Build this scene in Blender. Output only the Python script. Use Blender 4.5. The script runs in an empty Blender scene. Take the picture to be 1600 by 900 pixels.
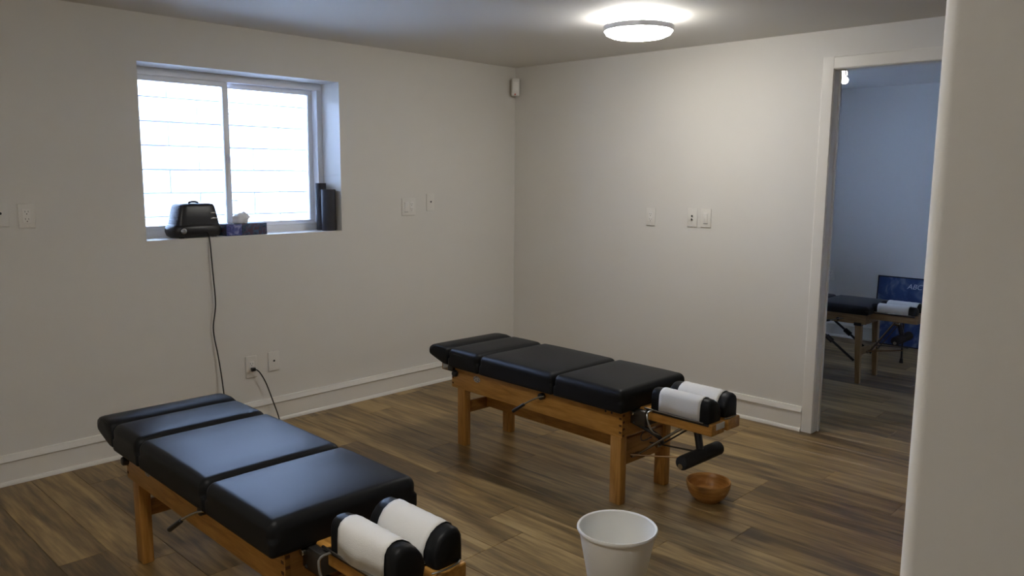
import bpy, math, random
from mathutils import Vector, Matrix, noise

random.seed(7)
SC = bpy.context.scene
COL = SC.collection
PI = math.pi

# ------------------------------------------------------------------ camera
def make_camera():
    cd = bpy.data.cameras.new('camera')
    cam = bpy.data.objects.new('camera', cd)
    COL.objects.link(cam)
    yaw, pitch, roll, f = 0.7633, -0.1415, 0.0074, 1233.9
    fw = Vector((math.cos(pitch) * math.cos(yaw), math.cos(pitch) * math.sin(yaw), math.sin(pitch)))
    r = fw.cross(Vector((0, 0, 1))).normalized()
    u = r.cross(fw)
    r2 = math.cos(roll) * r + math.sin(roll) * u
    u2 = -math.sin(roll) * r + math.cos(roll) * u
    m = Matrix((r2, u2, -fw)).transposed().to_4x4()
    m.translation = Vector((-4.3548, -4.1488, 1.4529))
    cam.matrix_world = m
    cd.sensor_fit = 'HORIZONTAL'
    cd.sensor_width = 36.0
    cd.lens = 36.0 * f / 1600.0
    cd.clip_start = 0.02
    SC.camera = cam
make_camera()

# ------------------------------------------------------------------ sky and exposure
world = bpy.data.worlds.new('overcast_sky')
SC.world = world
world.use_nodes = True
bg = world.node_tree.nodes['Background']
bg.inputs[0].default_value = (0.46, 0.60, 1.0, 1)
bg.inputs[1].default_value = 7.2
SC.view_settings.view_transform = 'Standard'
SC.view_settings.look = 'None'
SC.view_settings.gamma = 1.0
SC.view_settings.use_curve_mapping = False
SC.view_settings.exposure = 2.33
LAMP_EMIT = 9.3          # ceiling lamp diffuser
LAMP2_EMIT = 11.0         # ceiling lamp out of view
SPOT_EMIT = 12.0          # small spot heads in the next room
SC.cycles.max_bounces = 10
SC.cycles.diffuse_bounces = 6
SC.cycles.transparent_max_bounces = 12

# ------------------------------------------------------------------ materials
def new_mat(name):
    m = bpy.data.materials.new(name)
    m.use_nodes = True
    nt = m.node_tree
    return m, nt, nt.nodes['Principled BSDF']

def N(nt, typ, **kw):
    n = nt.nodes.new(typ)
    for k, v in kw.items():
        setattr(n, k, v)
    return n

def plain(name, col, rough=0.5, metal=0.0, bump=0.0, bscale=200.0, var=0.0, spec=0.5):
    m, nt, b = new_mat(name)
    b.inputs['Base Color'].default_value = (*col, 1)
    b.inputs['Roughness'].default_value = rough
    b.inputs['Metallic'].default_value = metal
    b.inputs['Specular IOR Level'].default_value = spec
    tc = N(nt, 'ShaderNodeTexCoord')
    no = N(nt, 'ShaderNodeTexNoise')
    no.inputs['Scale'].default_value = bscale
    no.inputs['Detail'].default_value = 3
    nt.links.new(tc.outputs['Object'], no.inputs['Vector'])
    if bump > 0:
        bp = N(nt, 'ShaderNodeBump')
        bp.inputs['Strength'].default_value = bump
        bp.inputs['Distance'].default_value = 0.002
        nt.links.new(no.outputs['Fac'], bp.inputs['Height'])
        nt.links.new(bp.outputs['Normal'], b.inputs['Normal'])
    if var > 0:
        no2 = N(nt, 'ShaderNodeTexNoise')
        no2.inputs['Scale'].default_value = bscale * 0.05
        nt.links.new(tc.outputs['Object'], no2.inputs['Vector'])
        rp = N(nt, 'ShaderNodeValToRGB')
        rp.color_ramp.elements[0].position = 0.35
        rp.color_ramp.elements[1].position = 0.65
        rp.color_ramp.elements[0].color = (*[c * (1 - var) for c in col], 1)
        rp.color_ramp.elements[1].color = (*[min(1, c * (1 + var)) for c in col], 1)
        nt.links.new(no2.outputs['Fac'], rp.inputs['Fac'])
        nt.links.new(rp.outputs['Color'], b.inputs['Base Color'])
    return m

def wood(name, dark, mid, light, scale=(1, 1, 1), rough=0.42, rand=False, ring=8.0, fine=60.0):
    """Stretched-noise wood grain; grain runs along the local axis with the smallest scale."""
    m, nt, b = new_mat(name)
    tc = N(nt, 'ShaderNodeTexCoord')
    mp = N(nt, 'ShaderNodeMapping')
    mp.inputs['Scale'].default_value = scale
    nt.links.new(tc.outputs['Object'], mp.inputs['Vector'])
    vec = mp.outputs['Vector']
    oi = N(nt, 'ShaderNodeObjectInfo')
    if rand:
        mul = N(nt, 'ShaderNodeMath', operation='MULTIPLY')
        mul.inputs[1].default_value = 57.0
        nt.links.new(oi.outputs['Random'], mul.inputs[0])
        cmb = N(nt, 'ShaderNodeCombineXYZ')
        for i in range(3):
            nt.links.new(mul.outputs[0], cmb.inputs[i])
        add = N(nt, 'ShaderNodeVectorMath', operation='ADD')
        nt.links.new(vec, add.inputs[0])
        nt.links.new(cmb.outputs[0], add.inputs[1])
        vec = add.outputs[0]
    n1 = N(nt, 'ShaderNodeTexNoise')
    n1.inputs['Scale'].default_value = ring
    n1.inputs['Detail'].default_value = 5
    n1.inputs['Distortion'].default_value = 0.9
    nt.links.new(vec, n1.inputs['Vector'])
    n2 = N(nt, 'ShaderNodeTexNoise')
    n2.inputs['Scale'].default_value = fine
    n2.inputs['Detail'].default_value = 4
    nt.links.new(vec, n2.inputs['Vector'])
    mx = N(nt, 'ShaderNodeMath', operation='MULTIPLY_ADD')
    mx.inputs[1].default_value = 0.35
    nt.links.new(n2.outputs['Fac'], mx.inputs[0])
    m2 = N(nt, 'ShaderNodeMath', operation='MULTIPLY')
    m2.inputs[1].default_value = 0.65
    nt.links.new(n1.outputs['Fac'], m2.inputs[0])
    nt.links.new(m2.outputs[0], mx.inputs[2])
    fac = mx.outputs[0]
    if rand:
        ra = N(nt, 'ShaderNodeMath', operation='MULTIPLY_ADD')
        ra.inputs[1].default_value = 0.16
        nt.links.new(oi.outputs['Random'], ra.inputs[0])
        nt.links.new(fac, ra.inputs[2])
        sb = N(nt, 'ShaderNodeMath', operation='SUBTRACT')
        sb.inputs[1].default_value = 0.08
        nt.links.new(ra.outputs[0], sb.inputs[0])
        fac = sb.outputs[0]
    rp = N(nt, 'ShaderNodeValToRGB')
    e = rp.color_ramp.elements
    e[0].position = 0.36; e[0].color = (*dark, 1)
    e[1].position = 0.64; e[1].color = (*light, 1)
    k = e.new(0.5); k.color = (*mid, 1)
    nt.links.new(fac, rp.inputs['Fac'])
    nt.links.new(rp.outputs['Color'], b.inputs['Base Color'])
    b.inputs['Roughness'].default_value = rough
    bp = N(nt, 'ShaderNodeBump')
    bp.inputs['Strength'].default_value = 0.12
    bp.inputs['Distance'].default_value = 0.001
    nt.links.new(n2.outputs['Fac'], bp.inputs['Height'])
    nt.links.new(bp.outputs['Normal'], b.inputs['Normal'])
    return m

def emitter(name, col, strength):
    m, nt, b = new_mat(name)
    b.inputs['Base Color'].default_value = (0.9, 0.9, 0.9, 1)
    b.inputs['Emission Color'].default_value = (*col, 1)
    b.inputs['Emission Strength'].default_value = strength
    return m

def thin_glass(name):
    m = bpy.data.materials.new(name)
    m.use_nodes = True
    nt = m.node_tree
    nt.nodes.clear()
    out = N(nt, 'ShaderNodeOutputMaterial')
    tr = N(nt, 'ShaderNodeBsdfTransparent')
    tr.inputs[0].default_value = (0.95, 0.98, 0.98, 1)
    gl = N(nt, 'ShaderNodeBsdfGlossy')
    gl.inputs['Roughness'].default_value = 0.03
    fr = N(nt, 'ShaderNodeFresnel')
    mx = N(nt, 'ShaderNodeMixShader')
    nt.links.new(fr.outputs[0], mx.inputs[0])
    nt.links.new(tr.outputs[0], mx.inputs[1])
    nt.links.new(gl.outputs[0], mx.inputs[2])
    nt.links.new(mx.outputs[0], out.inputs[0])
    return m

def poster_mat():
    m, nt, b = new_mat('poster_print')
    tc = N(nt, 'ShaderNodeTexCoord')
    mp = N(nt, 'ShaderNodeMapping')
    mp.inputs['Scale'].default_value = (5, 5, 5)
    nt.links.new(tc.outputs['Object'], mp.inputs['Vector'])
    no = N(nt, 'ShaderNodeTexNoise')
    no.inputs['Scale'].default_value = 1.3
    no.inputs['Detail'].default_value = 4
    no.inputs['Distortion'].default_value = 1.2
    nt.links.new(mp.outputs[0], no.inputs['Vector'])
    rp = N(nt, 'ShaderNodeValToRGB')
    e = rp.color_ramp.elements
    e[0].position = 0.40; e[0].color = (0.030, 0.060, 0.17, 1)
    e[1].position = 0.72; e[1].color = (0.24, 0.29, 0.40, 1)
    k = e.new(0.52); k.color = (0.045, 0.085, 0.21, 1)
    nt.links.new(no.outputs['Fac'], rp.inputs['Fac'])
    nt.links.new(rp.outputs['Color'], b.inputs['Base Color'])
    b.inputs['Roughness'].default_value = 0.3
    return m

def speckle(name, cols, scale):
    m, nt, b = new_mat(name)
    tc = N(nt, 'ShaderNodeTexCoord')
    no = N(nt, 'ShaderNodeTexNoise')
    no.inputs['Scale'].default_value = scale
    no.inputs['Distortion'].default_value = 1.5
    nt.links.new(tc.outputs['Object'], no.inputs['Vector'])
    rp = N(nt, 'ShaderNodeValToRGB')
    e = rp.color_ramp.elements
    e[0].position = 0.38; e[0].color = (*cols[0], 1)
    e[1].position = 0.66; e[1].color = (*cols[-1], 1)
    for i, c in enumerate(cols[1:-1]):
        k = e.new(0.38 + 0.28 * (i + 1) / (len(cols) - 1)); k.color = (*c, 1)
    nt.links.new(no.outputs['Fac'], rp.inputs['Fac'])
    nt.links.new(rp.outputs['Color'], b.inputs['Base Color'])
    b.inputs['Roughness'].default_value = 0.5
    return m

M = {}
M['wall'] = plain('wall_paint', (0.71, 0.69, 0.645), 0.55, bump=0.05, bscale=300, spec=0.3)
M['ceil'] = plain('ceiling_paint', (0.74, 0.725, 0.69), 0.7, bump=0.04, bscale=250, spec=0.2)
M['trim'] = plain('trim_paint', (0.76, 0.735, 0.68), 0.35, bump=0.02, bscale=150)
M['vinyl_white'] = plain('window_vinyl', (0.85, 0.86, 0.88), 0.35)
M['plate'] = plain('plate_plastic', (0.74, 0.72, 0.67), 0.3)
M['plate2'] = plain('plate_insert_plastic', (0.80, 0.78, 0.74), 0.3)
M['black'] = plain('black_plastic', (0.012, 0.012, 0.014), 0.35)
M['slot'] = plain('slot_dark', (0.02, 0.02, 0.02), 0.6)
M['vinyl'] = plain('black_vinyl', (0.011, 0.0115, 0.0125), 0.42, bump=0.10, bscale=700, spec=0.13)
M['foam'] = plain('black_foam', (0.008, 0.008, 0.009), 0.8, bump=0.3, bscale=500)
M['roll'] = plain('dark_foam_roll', (0.028, 0.028, 0.034), 0.7, bump=0.2, bscale=300)
M['steel'] = plain('chromed_steel', (0.42, 0.42, 0.41), 0.25, metal=1.0)
M['dsteel'] = plain('dark_steel', (0.10, 0.095, 0.09), 0.4, metal=0.9)
M['bronze'] = plain('plated_rod', (0.20, 0.12, 0.06), 0.4, metal=0.9)
M['paper'] = plain('crepe_paper', (0.70, 0.69, 0.66), 0.8, bump=0.35, bscale=260, spec=0.2)
M['label'] = plain('paper_label', (0.60, 0.59, 0.55), 0.5)
M['sticker'] = speckle('silver_sticker', [(0.10, 0.10, 0.12), (0.42, 0.41, 0.40), (0.62, 0.61, 0.58)], 90)
M['oak'] = wood('honey_oak', (0.33, 0.150, 0.026), (0.46, 0.225, 0.046), (0.56, 0.29, 0.07), (14, 1.5, 14), 0.38, ring=2.2, fine=9)
M['oak_v'] = wood('honey_oak_upright', (0.30, 0.130, 0.022), (0.42, 0.20, 0.040), (0.50, 0.25, 0.06), (14, 14, 1.5), 0.38, ring=2.2, fine=9)
M['oak_x'] = wood('honey_oak_cross', (0.24, 0.105, 0.020), (0.34, 0.160, 0.034), (0.42, 0.205, 0.05), (1.5, 14, 14), 0.42, ring=2.2, fine=9)
M['endgrain'] = plain('oak_end_grain', (0.10, 0.038, 0.008), 0.6)
M['tan'] = wood('pale_beech', (0.24, 0.14, 0.06), (0.32, 0.20, 0.09), (0.38, 0.25, 0.12), (14, 14, 1.5), 0.42, ring=2.2, fine=9)
M['tan_y'] = wood('pale_beech_rail', (0.22, 0.13, 0.055), (0.30, 0.185, 0.085), (0.36, 0.235, 0.11), (14, 1.5, 14), 0.42, ring=2.2, fine=9)
M['bamboo'] = wood('bamboo', (0.30, 0.135, 0.028), (0.42, 0.20, 0.05), (0.50, 0.26, 0.075), (3, 3, 30), 0.35, ring=2, fine=10)
M['plank'] = wood('vinyl_plank', (0.098, 0.058, 0.019), (0.225, 0.142, 0.051), (0.390, 0.262, 0.105), (9.0, 0.75, 9.0), 0.36, rand=True, ring=1.6, fine=8)
M['subfloor'] = plain('subfloor', (0.03, 0.02, 0.015), 0.8)
M['bucket'] = plain('white_pail_plastic', (0.84, 0.83, 0.78), 0.38)
M['block'] = plain('painted_block', (0.66, 0.68, 0.68), 0.85, bump=0.5, bscale=60, var=0.06)
M['mortar'] = plain('mortar', (0.15, 0.16, 0.18), 0.9, bump=0.4, bscale=90)
M['gravel'] = plain('gravel', (0.80, 0.80, 0.79), 0.9, bump=0.8, bscale=40)
M['glass'] = thin_glass('window_glass')
M['lamp'] = emitter('lamp_diffuser', (1.0, 0.975, 0.925), LAMP_EMIT)
M['lamp2'] = emitter('lamp_diffuser_rear', (1.0, 0.965, 0.90), LAMP2_EMIT)
M['spot'] = emitter('spot_bulb', (1.0, 0.96, 0.90), SPOT_EMIT)
M['nickel'] = plain('brushed_nickel', (0.50, 0.50, 0.53), 0.35, metal=0.7)
M['red'] = plain('red_lens', (0.6, 0.10, 0.06), 0.3)
M['poster'] = poster_mat()
M['pale_print'] = plain('pale_print', (0.62, 0.66, 0.76), 0.4)
M['tissue_print'] = speckle('tissue_box_print', [(0.015, 0.025, 0.05), (0.03, 0.08, 0.15), (0.09, 0.035, 0.055), (0.05, 0.11, 0.20)], 22)
M['tissue_side'] = speckle('tissue_box_side_print', [(0.05, 0.06, 0.22), (0.10, 0.12, 0.36), (0.30, 0.32, 0.55)], 30)
M['tissue'] = plain('tissue_paper', (0.85, 0.86, 0.88), 0.9)
M['grille'] = plain('highlit_grille_plastic', (0.10, 0.11, 0.13), 0.35)  # bluish grey, lifted to put the slats' highlights into the colour
M['cord'] = plain('black_cord', (0.015, 0.014, 0.013), 0.5)

# ------------------------------------------------------------------ mesh collector
class G:
    def __init__(self):
        self.v = []; self.f = []

    def add(self, vs, fs):
        o = len(self.v)
        self.v += [tuple(p) for p in vs]
        self.f += [tuple(i + o for i in q) for q in fs]
        return self

    def box(self, x0, x1, y0, y1, z0, z1):
        vs = [(x0, y0, z0), (x1, y0, z0), (x1, y1, z0), (x0, y1, z0), (x0, y0, z1), (x1, y0, z1), (x1, y1, z1), (x0, y1, z1)]
        fs = [(3, 2, 1, 0), (4, 5, 6, 7), (0, 1, 5, 4), (1, 2, 6, 5), (2, 3, 7, 6), (3, 0, 4, 7)]
        return self.add(vs, fs)

    def rbox(self, x0, x1, y0, y1, z0, z1, r=0.003, seg=1, crown=0.0, mid=0, rb=None, mat=None):
        """Box with rounded edges; crown domes the top; rb a smaller radius for the lower edges."""
        c = Vector(((x0 + x1) / 2, (y0 + y1) / 2, (z0 + z1) / 2))
        h = Vector(((x1 - x0) / 2, (y1 - y0) / 2, (z1 - z0) / 2))
        r = min(r, h.x * 0.99, h.y * 0.99, h.z * 0.99)
        def coords(hh):
            a = [math.tan((i / seg) * PI / 4) for i in range(seg + 1)]   # 0..1
            lo = [-hh + r * (1 - t) for t in reversed(a)]
            m_ = [(-hh + r) + (2 * hh - 2 * r) * (i + 1) / (mid + 1) for i in range(mid)]
            hi = [hh - r + r * t for t in a]
            return lo + m_ + hi
        cx, cy, cz = coords(h.x), coords(h.y), coords(h.z)
        idx = {}
        vs = []; fs = []
        def vid(p):
            k = (round(p[0], 7), round(p[1], 7), round(p[2], 7))
            if k in idx: return idx[k]
            P = Vector(p)
            rr = rb if (rb is not None and P.z < 0) else r
            inn = Vector([max(-(h[i] - rr), min(h[i] - rr, P[i])) for i in range(3)])
            d = P - inn
            Q = inn + d.normalized() * rr if d.length > 1e-9 else P.copy()
            if d.length > 1e-9 and (abs(d.x) < 1e-9) + (abs(d.y) < 1e-9) + (abs(d.z) < 1e-9) == 2:
                Q = P.copy()
            if crown and Q.z > h.z * 0.2:
                w = max(0.0, 1 - (Q.x / h.x) ** 4) * max(0.0, 1 - (Q.y / h.y) ** 4)
                Q.z += crown * w
            idx[k] = len(vs)
            Q = Q + c
            if mat is not None: Q = mat @ Q
            vs.append(tuple(Q))
            return idx[k]
        def face(A, B, fn, flip):
            for i in range(len(A) - 1):
                for j in range(len(B) - 1):
                    q = [fn(A[i], B[j]), fn(A[i + 1], B[j]), fn(A[i + 1], B[j + 1]), fn(A[i], B[j + 1])]
                    ids = [vid(p) for p in q]
                    fs.append(tuple(reversed(ids)) if flip else tuple(ids))
        face(cx, cy, lambda a, b: (a, b, h.z), False)
        face(cx, cy, lambda a, b: (a, b, -h.z), True)
        face(cx, cz, lambda a, b: (a, -h.y, b), False)
        face(cx, cz, lambda a, b: (a, h.y, b), True)
        face(cy, cz, lambda a, b: (h.x, a, b), False)
        face(cy, cz, lambda a, b: (-h.x, a, b), True)
        return self.add(vs, fs)

    def cyl(self, p0, p1, r0, r1=None, n=20, rnd=0.0):
        """Capped cylinder between two points, ends optionally rounded."""
        r1 = r0 if r1 is None else r1
        p0, p1 = Vector(p0), Vector(p1)
        ax = (p1 - p0); L = ax.length; ax.normalize()
        a = ax.orthogonal().normalized(); b = ax.cross(a)
        st = []
        if rnd > 0:
            for i in range(5):
                t = i / 4 * PI / 2
                st.append((rnd * (1 - math.sin(t)) , r0 - rnd + rnd * math.cos(PI / 2 - t)))
            st = [(rnd - rnd * math.sin(t), r0 - rnd + rnd * math.cos(t)) for t in [PI / 2 - i * PI / 8 for i in range(5)]]
            st2 = [(L - rnd + rnd * math.sin(t), r1 - rnd + rnd * math.cos(t)) for t in [i * PI / 8 for i in range(5)]]
            st += st2
        else:
            st = [(0, r0), (L, r1)]
        vs = []; fs = []
        for d, rr in st:
            for k in range(n):
                t = 2 * PI * k / n
                vs.append(p0 + ax * d + (a * math.cos(t) + b * math.sin(t)) * rr)
        m = len(st)
        for i in range(m - 1):
            for k in range(n):
                k2 = (k + 1) % n
                fs.append((i * n + k, i * n + k2, (i + 1) * n + k2, (i + 1) * n + k))
        fs.append(tuple(reversed(range(n))))
        fs.append(tuple(range((m - 1) * n, m * n)))
        return self.add(vs, fs)

    def tube(self, pts, r, n=8, smooth=0):
        P = [Vector(p) for p in pts]
        for _ in range(smooth):
            Q = [P[0]]
            for i in range(len(P) - 1):
                Q += [P[i].lerp(P[i + 1], 0.25), P[i].lerp(P[i + 1], 0.75)]
            Q.append(P[-1]); P = Q
        vs = []; fs = []
        a = None
        for i, p in enumerate(P):
            t = (P[min(i + 1, len(P) - 1)] - P[max(i - 1, 0)]).normalized()
            if a is None: a = t.orthogonal().normalized()
            else:
                a = (a - t * a.dot(t)).normalized()
            b = t.cross(a)
            for k in range(n):
                w = 2 * PI * k / n
                vs.append(p + (a * math.cos(w) + b * math.sin(w)) * r)
        m = len(P)
        for i in range(m - 1):
            for k in range(n):
                k2 = (k + 1) % n
                fs.append((i * n + k, i * n + k2, (i + 1) * n + k2, (i + 1) * n + k))
        fs.append(tuple(reversed(range(n)))); fs.append(tuple(range((m - 1) * n, m * n)))
        return self.add(vs, fs)

    def lathe(self, prof, n=48, c=(0, 0, 0)):
        """prof: list of (radius, z); a radius of 0 closes with a fan."""
        vs = []; fs = []; rings = []
        for r, z in prof:
            if r < 1e-6:
                rings.append([len(vs)]); vs.append((c[0], c[1], c[2] + z))
            else:
                ring = []
                for k in range(n):
                    t = 2 * PI * k / n
                    ring.append(len(vs)); vs.append((c[0] + r * math.cos(t), c[1] + r * math.sin(t), c[2] + z))
                rings.append(ring)
        for A, B in zip(rings[:-1], rings[1:]):
            for k in range(n):
                k2 = (k + 1) % n
                if len(A) == 1: fs.append((A[0], B[k2], B[k]))
                elif len(B) == 1: fs.append((A[k], A[k2], B[0]))
                else: fs.append((A[k], A[k2], B[k2], B[k]))
        return self.add(vs, fs)

    def loft(self, secs, close=True, caps=True):
        """secs: list of equal-length point loops."""
        n = len(secs[0]); vs = []; fs = []
        for s in secs: vs += [tuple(p) for p in s]
        for i in range(len(secs) - 1):
            for k in range(n if close else n - 1):
                k2 = (k + 1) % n
                fs.append((i * n + k, i * n + k2, (i + 1) * n + k2, (i + 1) * n + k))
        if caps:
            fs.append(tuple(reversed(range(n)))); fs.append(tuple(range((len(secs) - 1) * n, len(secs) * n)))
        return self.add(vs, fs)

    def build(self, name, mat, parent=None, smooth=35):
        me = bpy.data.meshes.new(name)
        me.from_pydata(self.v, [], self.f)
        me.validate()
        me.update()
        import bmesh
        bm = bmesh.new(); bm.from_mesh(me)
        bmesh.ops.recalc_face_normals(bm, faces=bm.faces)
        bm.to_mesh(me); bm.free()
        if smooth:
            me.polygons.foreach_set('use_smooth', [True] * len(me.polygons))
            me.set_sharp_from_angle(angle=math.radians(smooth))
        me.materials.append(M[mat] if isinstance(mat, str) else mat)
        o = bpy.data.objects.new(name, me)
        COL.objects.link(o)
        if parent is not None: o.parent = parent
        return o

def thing(name, label, cat, loc=(0, 0, 0), rz=0.0, group=None, kind=None):
    o = bpy.data.objects.new(name, None)
    o.empty_display_size = 0.05
    COL.objects.link(o)
    o.location = loc; o.rotation_euler = (0, 0, rz)
    return tag(o, label, cat, group, kind)

def tag(o, label, cat, group=None, kind=None):
    o['label'] = label; o['category'] = cat
    if group: o['group'] = group
    if kind: o['kind'] = kind
    return o

def struct(o, label, cat):
    return tag(o, label, cat, kind='structure')

# ------------------------------------------------------------------ room shell
H = 2.24
X0, Y0 = -5.3, -5.7           # far limits behind the camera
T = 0.10                      # door wall thickness
RX = 2.93                     # far wall of next room
RY = -3.7
WX0, WX1, WZ0, WZ1 = -2.731, -1.547, 1.103, 2.004
WD = 0.30                     # outer wall thickness
DY0, DY1, DH = -2.377, -3.14, 2.03     # door opening
W2 = (1.05, 1.95, 1.24, 1.96)  # window of the next room

# window wall (plane y = 0) with two openings
g = G()
g.box(X0 - 0.1, WX0, 0, WD, -0.05, 2.9)
g.box(WX0, WX1, 0, WD, -0.05, WZ0)
g.box(WX0, WX1, 0, WD, WZ1, 2.9)
g.box(WX1, W2[0], 0, WD, -0.05, 2.9)
g.box(W2[0], W2[1], 0, WD, -0.05, W2[2])
g.box(W2[0], W2[1], 0, WD, W2[3], 2.9)
g.box(W2[1], RX + 0.2, 0, WD, -0.05, 2.9)
struct(g.build('wall_left', 'wall', smooth=0), 'plain off-white wall that holds the deep basement window', 'wall')
# door wall (plane x = 0)
g = G()
g.box(0, T, DY0 + 0.02, 0.0, -0.05, H + 0.02)
g.box(0, T, DY1 - 0.02, DY0 + 0.02, DH + 0.02, H + 0.02)
g.box(0, T, Y0, DY1 - 0.02, -0.05, H + 0.02)
struct(g.build('wall_right', 'wall', smooth=0), 'plain off-white wall with the open doorway and three plates', 'wall')
# partition beside the camera with a rounded corner
PX, PY, PR = -3.48, -3.8935, 0.018
sec = []
for i in range(9):
    t = i / 8 * PI / 2
    sec.append((PX + PR - PR * math.cos(t), PY - PR + PR * math.sin(t)))
for i in range(9):
    t = i / 8 * PI / 2
    sec.append((PX + 0.12 - PR + PR * math.sin(t), PY - PR + PR * math.cos(t)))
sec += [(PX + 0.12, Y0), (PX, Y0)]
g = G().loft([[(x, y, -0.05) for x, y in sec], [(x, y, H + 0.02) for x, y in sec]])
struct(g.build('wall_partition', 'wall', smooth=40), 'close beige partition wall with rounded corner at right edge of view', 'wall')
g = G().box(X0 - 0.1, X0, Y0, 0.0, -0.05, H + 0.02)
struct(g.build('wall_back', 'wall', smooth=0), 'off-white wall behind the camera facing the doorway wall', 'wall')
g = G().box(X0 - 0.1, RX + 0.2, Y0 - 0.1, Y0, -0.05, H + 0.02)
struct(g.build('wall_rear', 'wall', smooth=0), 'off-white wall behind the camera facing the window wall', 'wall')
g = G().box(RX, RX + 0.1, RY, 0.0, -0.05, H + 0.02)
struct(g.build('wall_far', 'wall', smooth=0), 'blue-lit white wall of the next room behind the poster', 'wall')
g = G().box(T, RX + 0.2, RY - 0.1, RY, -0.05, H + 0.02)
struct(g.build('wall_side', 'wall', smooth=0), 'side wall of the next room hidden past the doorway', 'wall')
g = G().box(X0 - 0.1, RX + 0.2, Y0 - 0.1, 0.0, H, H + 0.12)
struct(g.build('ceiling', 'ceil', smooth=0), 'flat off-white ceiling with one round lamp', 'ceiling')

# floor: sub-floor slab with every plank as a child
floor = G().box(X0 - 0.1, RX + 0.2, Y0 - 0.1, 0.0, -0.06, -0.0065).build('floor', 'subfloor', smooth=0)
struct(floor, 'brown wood-look vinyl plank floor running through both rooms', 'floor')
PW, PL = 0.178, 1.22
def plank_mesh(w, l):
    me_name = 'plank'
    c = 0.0012
    hw, hl = w / 2 - 0.0003, l / 2 - 0.0003
    vs = [(-hw, -hl, -0.006), (hw, -hl, -0.006), (hw, hl, -0.006), (-hw, hl, -0.006),
          (-hw, -hl, -c), (hw, -hl, -c), (hw, hl, -c), (-hw, hl, -c),
          (-hw + c, -hl + c, 0), (hw - c, -hl + c, 0), (hw - c, hl - c, 0), (-hw + c, hl - c, 0)]
    fs = [(8, 9, 10, 11), (4, 5, 9, 8), (5, 6, 10, 9), (6, 7, 11, 10), (7, 4, 8, 11),
          (0, 1, 5, 4), (1, 2, 6, 5), (2, 3, 7, 6), (3, 0, 4, 7)]
    me = bpy.data.meshes.new(me_name)
    me.from_pydata(vs, [], fs); me.update()
    me.materials.append(M['plank'])
    return me
cache = {}
x = -5.3 + PW / 2
col = 0
rs = random.Random(3)
while x - PW / 2 < RX:
    in2 = x > T / 2
    ya, yb = ((RY, 0.0) if in2 else (Y0, 0.0))
    off = rs.choice([0.0, 0.31, 0.62, 0.93, 0.16, 0.47, 0.78]) * PL
    y = yb + off
    while y > ya + 0.01:
        top, bot = min(y, yb), max(y - PL, ya)
        if top - bot > 0.02:
            # keep what the photograph could show: skip the strip behind the partition and camera
            if not (bot < -4.2 and top < -4.0):
                k = round(top - bot, 3)
                if k not in cache: cache[k] = plank_mesh(PW, top - bot)
                o = bpy.data.objects.new('plank', cache[k])
                COL.objects.link(o)
                o.location = (x, (top + bot) / 2, 0)
                o.parent = floor
        y -= PL
    x += PW
    col += 1
bk = G().box(X0, RX, Y0, -4.2, -0.0065, -0.0005).build('plank_field', 'plank', floor, smooth=0)
bk['kind'] = 'stuff'

# baseboards
def baseboard(name, a, b, normal, label):
    """a, b: ends on the wall line; normal: unit vector into the room."""
    a, b, n = Vector((*a, 0)), Vector((*b, 0)), Vector((*normal, 0))
    def run(prof, nm, parent=None):
        s0 = [a + n * d + Vector((0, 0, z)) for d, z in prof]
        s1 = [b + n * d + Vector((0, 0, z)) for d, z in prof]
        return G().loft([s0, s1]).build(nm, 'trim', parent, smooth=25)
    bd = run([(0, 0), (0.012, 0), (0.012, 0.110), (0, 0.110)], name)
    struct(bd, label, 'baseboard')
    run([(0, 0.110), (0.014, 0.110), (0.021, 0.114), (0.020, 0.120), (0.013, 0.132), (0.010, 0.143), (0, 0.145)], 'cap_molding', bd)
    run([(0.012, 0), (0.024, 0), (0.0235, 0.006), (0.021, 0.013), (0.017, 0.018), (0.012, 0.020)], 'shoe_molding', bd)
baseboard('baseboard_left', (X0, 0), (-0.012, 0), (0, -1), 'white baseboard under the window wall')
baseboard('baseboard_right', (0, -0.012), (0, DY0 + 0.067), (-1, 0), 'white baseboard running to the door casing')
baseboard('baseboard_far', (RX, -0.02), (RX, RY), (-1, 0), 'white baseboard in the next room behind the poster')

# doorway: jambs and casings
door = thing('door_1', 'white painted open doorway frame leading to the next room', 'doorway', (0, DY0, 0), kind='structure')
dw = DY1 - DY0
def dpart(nm, *b, r=0.004):
    return G().rbox(*b, r=r).build(nm, 'trim', door)
dpart('jamb', -0.002, T + 0.002, 0, 0.02, 0, DH)
dpart('jamb', -0.002, T + 0.002, dw - 0.02, dw, 0, DH)
dpart('head_jamb', -0.002, T + 0.002, dw - 0.02, 0.02, DH, DH + 0.02)
dpart('door_stop', 0.055, 0.067, -0.010, 0.0, 0, DH, r=0.002)
dpart('door_stop', 0.055, 0.067, dw, dw + 0.010, 0, DH, r=0.002)
def casing(nm, a, b, up):
    # stepped casing profile swept between a and b ; up = direction away from the opening
    a, b, up = Vector(a), Vector(b), Vector(up)
    prof = [(0.0, 0.004), (0.009, 0.004), (0.011, 0.006), (0.012, 0.012), (0.012, 0.061), (0.008, 0.067), (0.0, 0.067)]
    s0 = [a + up * t + Vector((-d, 0, 0)) for d, t in prof]
    s1 = [b + up * t + Vector((-d, 0, 0)) for d, t in prof]
    return G().loft([s0, s1]).build(nm, 'trim', door, smooth=25)
casing('casing', (0, 0, 0), (0, 0, DH + 0.067), (0, 1, 0))
casing('casing', (0, dw, 0), (0, dw, DH + 0.067), (0, -1, 0))
casing('head_casing', (0.001, 0.004, DH), (0.001, dw - 0.004, DH), (0, 0, 1))

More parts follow.
